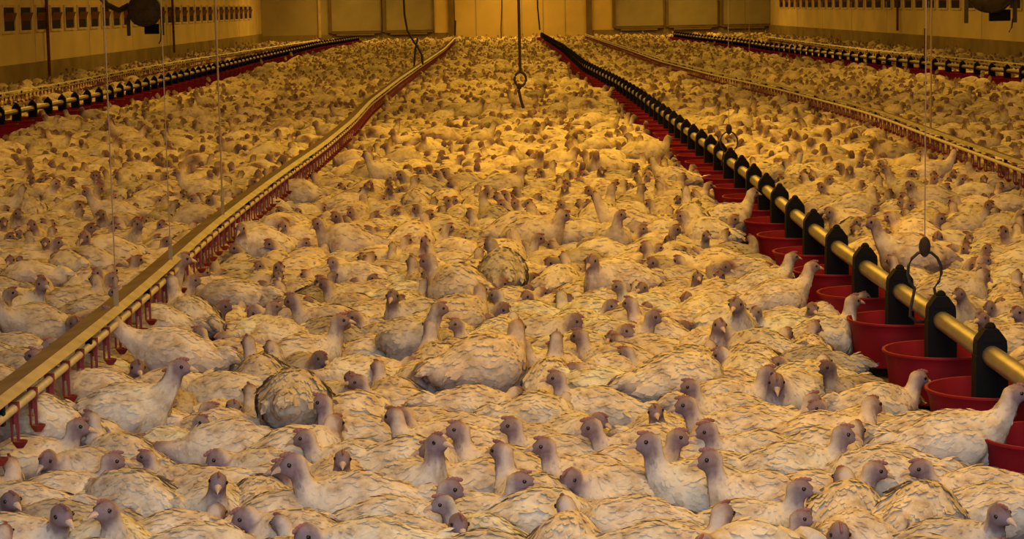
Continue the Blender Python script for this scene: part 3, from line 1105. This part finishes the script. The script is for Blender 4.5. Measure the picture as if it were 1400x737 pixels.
# ------------------------------------------------------------------ where the birds are
# (photo column, photo row of the body's middle, facing in degrees: 0 = towards the feeder side, 90 = away, 180 = towards the drinker side, -90 = to the camera), pose, size
HAND = [
    (150, 572, 4, 'alert', 1.12), (92, 618, -12, 'low', 1.08), (36, 642, 4, 'rest', 1.1), (35, 706, 176, 'low', 1.12), (104, 694, 10, 'rest', 1.0),
    (195, 694, 150, 'low', 1.15), (272, 700, -82, 'rest', 1.0), (322, 680, 182, 'rest', 1.0), (318, 632, 192, 'low', 1.05), (300, 606, -18, 'rest', 1.0),
    (284, 578, -80, 'rest', 1.0), (222, 588, 8, 'rest', 0.95), (362, 672, 170, 'tuck', 1.0), (408, 634, 18, 'tuck', 1.2), (430, 553, 80, 'rump', 1.1),
    (492, 618, 176, 'rest', 1.0), (496, 652, 178, 'rest', 1.0), (470, 686, 172, 'rest', 1.05), (500, 716, 174, 'tall', 1.15), (522, 728, 6, 'rest', 1.05),
    (608, 712, 0, 'tall', 1.12), (588, 676, -40, 'tall', 1.0), (648, 676, 176, 'tall', 1.0), (694, 654, 176, 'tall', 1.08), (520, 662, 12, 'tuck', 1.05),
    (490, 590, 30, 'low', 1.05), (550, 588, 160, 'tuck', 1.0), (628, 602, 186, 'rest', 1.05), (548, 562, 180, 'rest', 1.0), (640, 566, 10, 'tuck', 1.0),
    (364, 700, 100, 'low', 1.0), (408, 714, 20, 'low', 1.0), (478, 672, -90, 'rest', 0.9), (766, 640, 180, 'rest', 1.05), (815, 668, 184, 'rest', 1.0),
    (752, 706, 130, 'tall', 1.05), (830, 694, 196, 'tuck', 1.1), (884, 646, 186, 'rest', 0.95), (862, 652, -2, 'rest', 0.95), (976, 648, 182, 'rest', 1.0),
    (962, 690, 178, 'tall', 1.2), (1022, 606, 178, 'rest', 1.22), (1046, 634, 184, 'rest', 1.0), (1000, 572, 176, 'rest', 1.0), (990, 566, 8, 'rest', 0.95),
    (905, 600, -90, 'rest', 0.95), (786, 596, -70, 'tuck', 1.05), (738, 578, 30, 'tuck', 1.0), (810, 568, 176, 'rest', 1.0), (765, 728, 20, 'low', 1.0),
    (842, 728, 170, 'low', 1.1), (1020, 726, -6, 'rest', 1.05), (1284, 602, 16, 'alert', 1.14), (1112, 640, 20, 'tuck', 1.1), (1092, 662, 0, 'rest', 1.0),
    (1172, 592, 198, 'rest', 1.0), (1096, 694, 2, 'rest', 1.05), (1150, 712, 80, 'tuck', 1.18), (1232, 720, 60, 'low', 1.2), (1342, 682, 184, 'rest', 1.05),
    (1326, 630, 50, 'low', 1.02), (1052, 712, 178, 'rest', 1.0), (1238, 650, 160, 'tuck', 1.0), (1195, 668, 150, 'low', 1.0), (1358, 706, 170, 'low', 1.05),
    (240, 497, 174, 'reach', 1.12), (146, 546, 168, 'reach', 1.08), (78, 588, 172, 'reach', 1.0), (226, 448, 178, 'alert', 0.95), (262, 440, 120, 'alert', 1.08),
    (312, 548, 180, 'rest', 1.0), (326, 492, 180, 'rest', 1.0), (322, 462, 8, 'tall', 1.0), (302, 398, 178, 'alert', 1.05), (348, 332, 186, 'alert', 0.95),
    (412, 450, 168, 'tuck', 1.28), (412, 496, 8, 'tall', 1.22), (660, 505, 30, 'puffed', 1.3), (598, 506, 110, 'tall', 1.12), (924, 518, 20, 'preen', 1.28),
    (757, 534, 80, 'tall', 0.95), (905, 470, 140, 'tall', 1.0), (960, 486, -80, 'tall', 1.0), (684, 384, 95, 'puffed', 1.1), (706, 324, 40, 'puffed', 1.15),
    (766, 320, 150, 'puffed', 1.2), (816, 305, 60, 'alert', 1.1), (992, 304, 24, 'alert', 1.1), (1244, 356, 182, 'alert', 1.1), (1326, 296, 100, 'puffed', 1.1),
    (1296, 402, 6, 'tall', 1.05), (1068, 412, 12, 'alert', 0.9), (1040, 392, 26, 'alert', 0.9), (1124, 470, 20, 'tall', 1.0), (1192, 566, 20, 'rest', 1.0), (1122, 436, 8, 'rest', 0.95),
    (476, 296, 40, 'puffed', 1.0), (410, 272, 170, 'alert', 0.95), (510, 240, 70, 'puffed', 1.0), (585, 258, 30, 'puffed', 1.0), (160, 296, 178, 'alert', 1.05),
    (276, 262, 178, 'alert', 0.95), (138, 216, 20, 'puffed', 1.05), (174, 250, 90, 'puffed', 1.0), (326, 208, 176, 'puffed', 1.0), (945, 310, 95, 'alert', 0.95),
    (120, 400, 30, 'tuck', 1.1), (40, 372, 10, 'rest', 1.0), (22, 452, 185, 'rest', 1.05), (180, 500, 170, 'low', 0.9),
]

BS = 0.90
birds = []       # x, y, theta, pose index, size


def add_bird(px, py, th, pose, sc):
    ps = POSES[PI_[pose]]
    sc = (1.02 + (sc - 1) * 0.4) * BS
    p = at(px, py, (0.115 + ps.stand) * sc)
    birds.append((p.x, p.y, math.radians(th), PI_[pose], sc))


for hb in HAND:
    add_bird(*hb)
n_hand = len(birds)

PAN_LINES = [MAIN, FL, FR]
pan_xy = np.array([p for L in PAN_LINES for p in L[2]])


def blocked(x, y):
    for L in PAN_LINES:
        if L[0][0] - 0.3 <= y <= L[0][-1] and abs(x - line_x(L, y)) < (0.30 if L is MAIN and x < line_x(L, y) else 0.37 if (L is MAIN or abs(x) > abs(line_x(L, y))) else 0.62):
            return True
    for L in (DL, DR, DLL, DRR):
        dx = x - line_x(L, y)
        if L[0][0] - 0.2 <= y <= L[0][-1] and -0.04 < dx < 0.13:
            return True
    return False


hx = np.array([b[0] for b in birds]); hy = np.array([b[1] for b in birds]); hth = np.array([b[2] for b in birds])


def near_hand(x, y, th):
    # distance measured in the placed bird's own frame, its body being longer than wide
    dx, dy = x - hx, y - hy
    c, s = np.cos(hth), np.sin(hth)
    a, b = dx * c + dy * s, -dx * s + dy * c
    return np.any((a / 0.215) ** 2 + (b / 0.165) ** 2 < 1)


W_SIT = np.array([0.19, 0.11, 0.11, 0.23, 0.21, 0.07, 0.018, 0.008, 0.006, 0.006, 0.0, 0.012, 0.04, 0.03, 0.0]); W_SIT /= W_SIT.sum()
fill = []
y = 4.35
row = 0
while y < 83.8:
    sp = 0.228 if y < 15 else (0.228 if y < 30 else (0.25 if y < 55 else 0.28))
    half = y * 700 / FPX * 1.14 + 0.25
    x0, x1 = max(HALL_L + 0.42, 0.011 * y - half), min(HALL_R - 0.42, 0.011 * y + half)
    xs = np.arange(x0 + (row % 2) * sp / 2, x1, sp)
    for x in xs:
        xx = x + rng.normal(0, sp * 0.13); yy = y + rng.normal(0, sp * 0.13)
        if blocked(xx, yy):
            continue
        th = rng.choice([rng.normal(0, 0.5), rng.normal(PI, 0.5), rng.uniform(0, 2 * PI)])
        if near_hand(xx, yy, th):
            continue
        pose = int(rng.choice(len(POSES), p=W_SIT))
        if yy < 8.0 and pose >= 6:
            pose = int(rng.choice(5))
        sc = BS * float(np.clip(rng.normal(1.0, 0.06), 0.86, 1.14))
        fill.append((xx, yy, th, pose, sc))
    y += sp * 0.90
    row += 1
birds += fill

# the birds jostle: bodies near the camera push each other apart until they sit side by side
NEARY = 15.0
idx = np.array([i for i, b in enumerate(birds) if b[1] < NEARY])
PX = np.array([birds[i][0] for i in idx]); PY = np.array([birds[i][1] for i in idx]); TH = np.array([birds[i][2] for i in idx])
SCL = np.array([birds[i][4] for i in idx])
free = np.where(idx < n_hand, 0.12, 1.0)
OFFS = np.array((-0.075, 0.0, 0.062)); RAD = np.array((0.072, 0.094, 0.088))
for it in range(60):
    cx = PX[:, None] + np.cos(TH)[:, None] * OFFS * SCL[:, None]
    cy = PY[:, None] + np.sin(TH)[:, None] * OFFS * SCL[:, None]
    rr = RAD[None] * SCL[:, None]
    order = np.argsort(PY)
    dxs = np.zeros_like(PX); dys = np.zeros_like(PY); dth = np.zeros_like(TH)
    n_ = len(PX)
    D = np.abs(PY[:, None] - PY[None]) + np.abs(PX[:, None] - PX[None])
    I, J = np.nonzero(np.triu(D < 0.62, 1))
    for a in range(3):
        for b in range(3):
            ex_, ey_ = cx[I, a] - cx[J, b], cy[I, a] - cy[J, b]
            d = np.hypot(ex_, ey_) + 1e-6
            ov = np.clip(rr[I, a] + rr[J, b] - d, 0, None) * 0.22
            ux, uy = ex_ / d * ov, ey_ / d * ov
            np.add.at(dxs, I, ux); np.add.at(dys, I, uy); np.add.at(dxs, J, -ux); np.add.at(dys, J, -uy)
            np.add.at(dth, I, OFFS[a] * (np.cos(TH[I]) * uy - np.sin(TH[I]) * ux) * 40)
            np.add.at(dth, J, -OFFS[b] * (np.cos(TH[J]) * uy - np.sin(TH[J]) * ux) * 40)
    PX += np.clip(dxs, -0.03, 0.03) * free; PY += np.clip(dys, -0.03, 0.03) * free; TH += np.clip(dth, -0.15, 0.15) * free
    # kept off the pans
    mx_ = np.interp(PY, MAIN[0], MAIN[1])
    half = np.where(PX < mx_, 0.30, 0.36)
    mv = (np.abs(PX - mx_) < half) & (idx >= n_hand)
    PX = np.where(mv, mx_ + np.sign(PX - mx_) * half, PX)
for k, i in enumerate(idx):
    b = birds[i]
    birds[i] = (float(PX[k]), float(PY[k]), float(TH[k]), b[3], b[4])

# nearest three hundred in the frame are single birds, the rest is the flock behind
inview = []
for i, b in enumerate(birds):
    px, py = project((b[0], b[1], 0.15))
    _, pt = project((b[0], b[1], 0.22))
    if -15 < px < 1415 and pt < 728:
        inview.append((b[1], i))
inview.sort()
single = [i for _, i in inview[:300]]
sset = set(single)

zsc = np.clip(rng.normal(1.0, 0.07, len(birds)), 0.86, 1.16)
roll = rng.normal(0, 4.5, (len(birds), 2))
tints = np.clip(rng.normal(0.93, 0.11, len(birds)), 0.62, 1.12)
dull = rng.random(len(birds)) < 0.07
tints = np.where(dull, tints * 0.72, tints)
warm = rng.normal(0, 0.02, len(birds))
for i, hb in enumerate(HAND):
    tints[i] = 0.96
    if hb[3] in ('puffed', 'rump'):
        tints[i] = 0.74 if (hb[0], hb[1]) in {(430, 553), (684, 384)} else 0.88  # the two backlit birds have their shade put into a darker tint

# ---- labels: look, then where among the lines
POSE_WORDS = {'rest': 'sitting', 'rest_a': 'sitting', 'rest_b': 'sitting', 'tuck': 'dozing', 'low': 'crouching', 'back': 'backward-looking', 'tall': 'upright', 'alert': 'standing',
              'alert_a': 'standing', 'alert_b': 'standing', 'reach': 'stretching', 'peck': 'bending', 'puffed': 'fluffed', 'preen': 'preening', 'rump': 'fluffed'}


def facing(th):
    a = (math.degrees(th) + 180) % 360 - 180
    if -45 <= a <= 45:
        return 'facing feeder side'
    if 45 < a < 135:
        return 'facing away'
    if -135 < a < -45:
        return 'facing the camera'
    return 'facing drinker side'


SPECIAL = {
    0: 'large white chicken standing with raised head, turned to feeder, near the drinker cups',
    14: 'brownish fluffed chicken seen from behind, standing tall above the flock near the drinker side',
    52: 'white chicken with open beak stretching its neck to the lowest red pan',
    65: 'big pale chicken drinking with its head up against the red nipples',
    66: 'white chicken with stretched neck drinking behind the large standing one with raised head',
    76: 'big rumpled pale chicken with wing folds, upright neck, behind the brownish fluffed one',
    79: 'big pale chicken preening its own back in the middle of the flock',
    77: 'large fluffed greyish chicken with head sunk in, in the middle of the flock',
    75: 'round cream chicken with hidden head just behind the rumpled one with upright neck',
    13: 'very large cream chicken dozing just below the brownish one seen from behind',
    23: 'slim white chicken with tall upright neck, alone above its neighbours at the bottom middle',
}
bands = {}
for i in single:
    bands.setdefault(int((birds[i][1] - 4.3) / 0.30), []).append(i)
labels = {}
for bi, (bk_, ids) in enumerate(sorted(bands.items())):
    rowword = 'frontmost row' if bi == 0 else '%s row back' % ordinal(bi + 1)
    reg = {}
    for i in ids:
        x, yv = birds[i][0], birds[i][1]
        if x < line_x(DL, yv):
            reg.setdefault('o', []).append((line_x(DL, yv) - x, i))
        elif x > line_x(MAIN, yv):
            reg.setdefault('f', []).append((x - line_x(MAIN, yv), i))
        elif x < (line_x(DL, yv) + line_x(MAIN, yv)) / 2:
            reg.setdefault('d', []).append((x - line_x(DL, yv), i))
        else:
            reg.setdefault('m', []).append((line_x(MAIN, yv) - x, i))
    ph = {'o': '%s beyond drinker line, %s', 'f': '%s beyond feeder line, %s', 'd': '%s from drinker line, %s', 'm': '%s from feeder line, %s'}
    for key, lst in reg.items():
        for n, (_, i) in enumerate(sorted(lst)):
            t = tints[i]
            cw = 'dull brownish' if t < 0.78 else ('white' if t > 1.0 else 'cream')
            if birds[i][4] > 1.08 * BS:
                cw = 'big ' + cw
            labels[i] = '%s %s chicken %s, %s' % (cw, POSE_WORDS[POSES[birds[i][3]].name], facing(birds[i][2]), ph[key] % (ordinal(n + 1), rowword))
for k, s in SPECIAL.items():
    if k in labels:
        labels[k] = s

proto = {}
for i in single:
    x, yv, th, pz, sc = birds[i]
    nb = NEAR[pz]
    o = link('chicken', nb['body'])
    kids = [link('beak', nb['beak'], o), link('comb', nb['comb'], o)] + [link('eye', e, o) for e in nb['eyes']] + [link('leg', l, o) for l in nb['legs']]
    o.location = (x, yv, 0)
    st = POSES[pz].stand > 0
    o.rotation_euler = (0 if st else math.radians(roll[i, 0]), 0 if st else math.radians(roll[i, 1]), th)
    o.scale = (sc, sc, sc * zsc[i])
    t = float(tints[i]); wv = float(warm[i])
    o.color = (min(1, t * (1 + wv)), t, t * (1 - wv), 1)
    tag(o, labels[i], 'chicken', 'chickens at the near end of the house')

# ---- the rest of the flock: one mass
vs, ts, cs, n = [], [], [], 0
for i, b in enumerate(birds):
    if i in sset:
        continue
    x, yv, th, pz, sc = b
    px, py = project((x, yv, 0.1))
    if py > 800 or px < -260 or px > 1660:
        continue
    if yv < 16:
        V, T, C = LOD[pz][0]
    elif yv < 30:
        V, T, C = LOD[pz][1]
    elif yv < 50:
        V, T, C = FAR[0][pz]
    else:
        V, T, C = FAR[1][pz]
    if yv > 30:
        # far birds differ a little in girth, as remade copies would
        gx = 1 + 0.12 * math.sin(i * 1.7)
    else:
        gx = 1
    c, s = math.cos(th) * sc, math.sin(th) * sc
    vs.append(np.stack([x + V[:, 0] * gx * c - V[:, 1] * s, yv + V[:, 0] * gx * s + V[:, 1] * c, V[:, 2] * sc * zsc[i] + V[:, 0] * math.radians(roll[i, 1]) * 0.7 * (POSES[pz].stand == 0)], 1))
    ts.append(T + n)
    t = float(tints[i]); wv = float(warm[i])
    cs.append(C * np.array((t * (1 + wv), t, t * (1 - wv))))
    n += len(V)
me = np_mesh('distant_flock', np.concatenate(vs), np.concatenate(ts), np.concatenate(cs), M['feather'])
fl = link('distant_flock', me)
tag(fl, 'dense flock of cream chickens covering the litter back to the end wall', 'chickens', kind='stuff')
print('BIRDS', len(birds), 'SINGLE', len(single), 'far y', birds[single[-1]][1], 'verts', n)
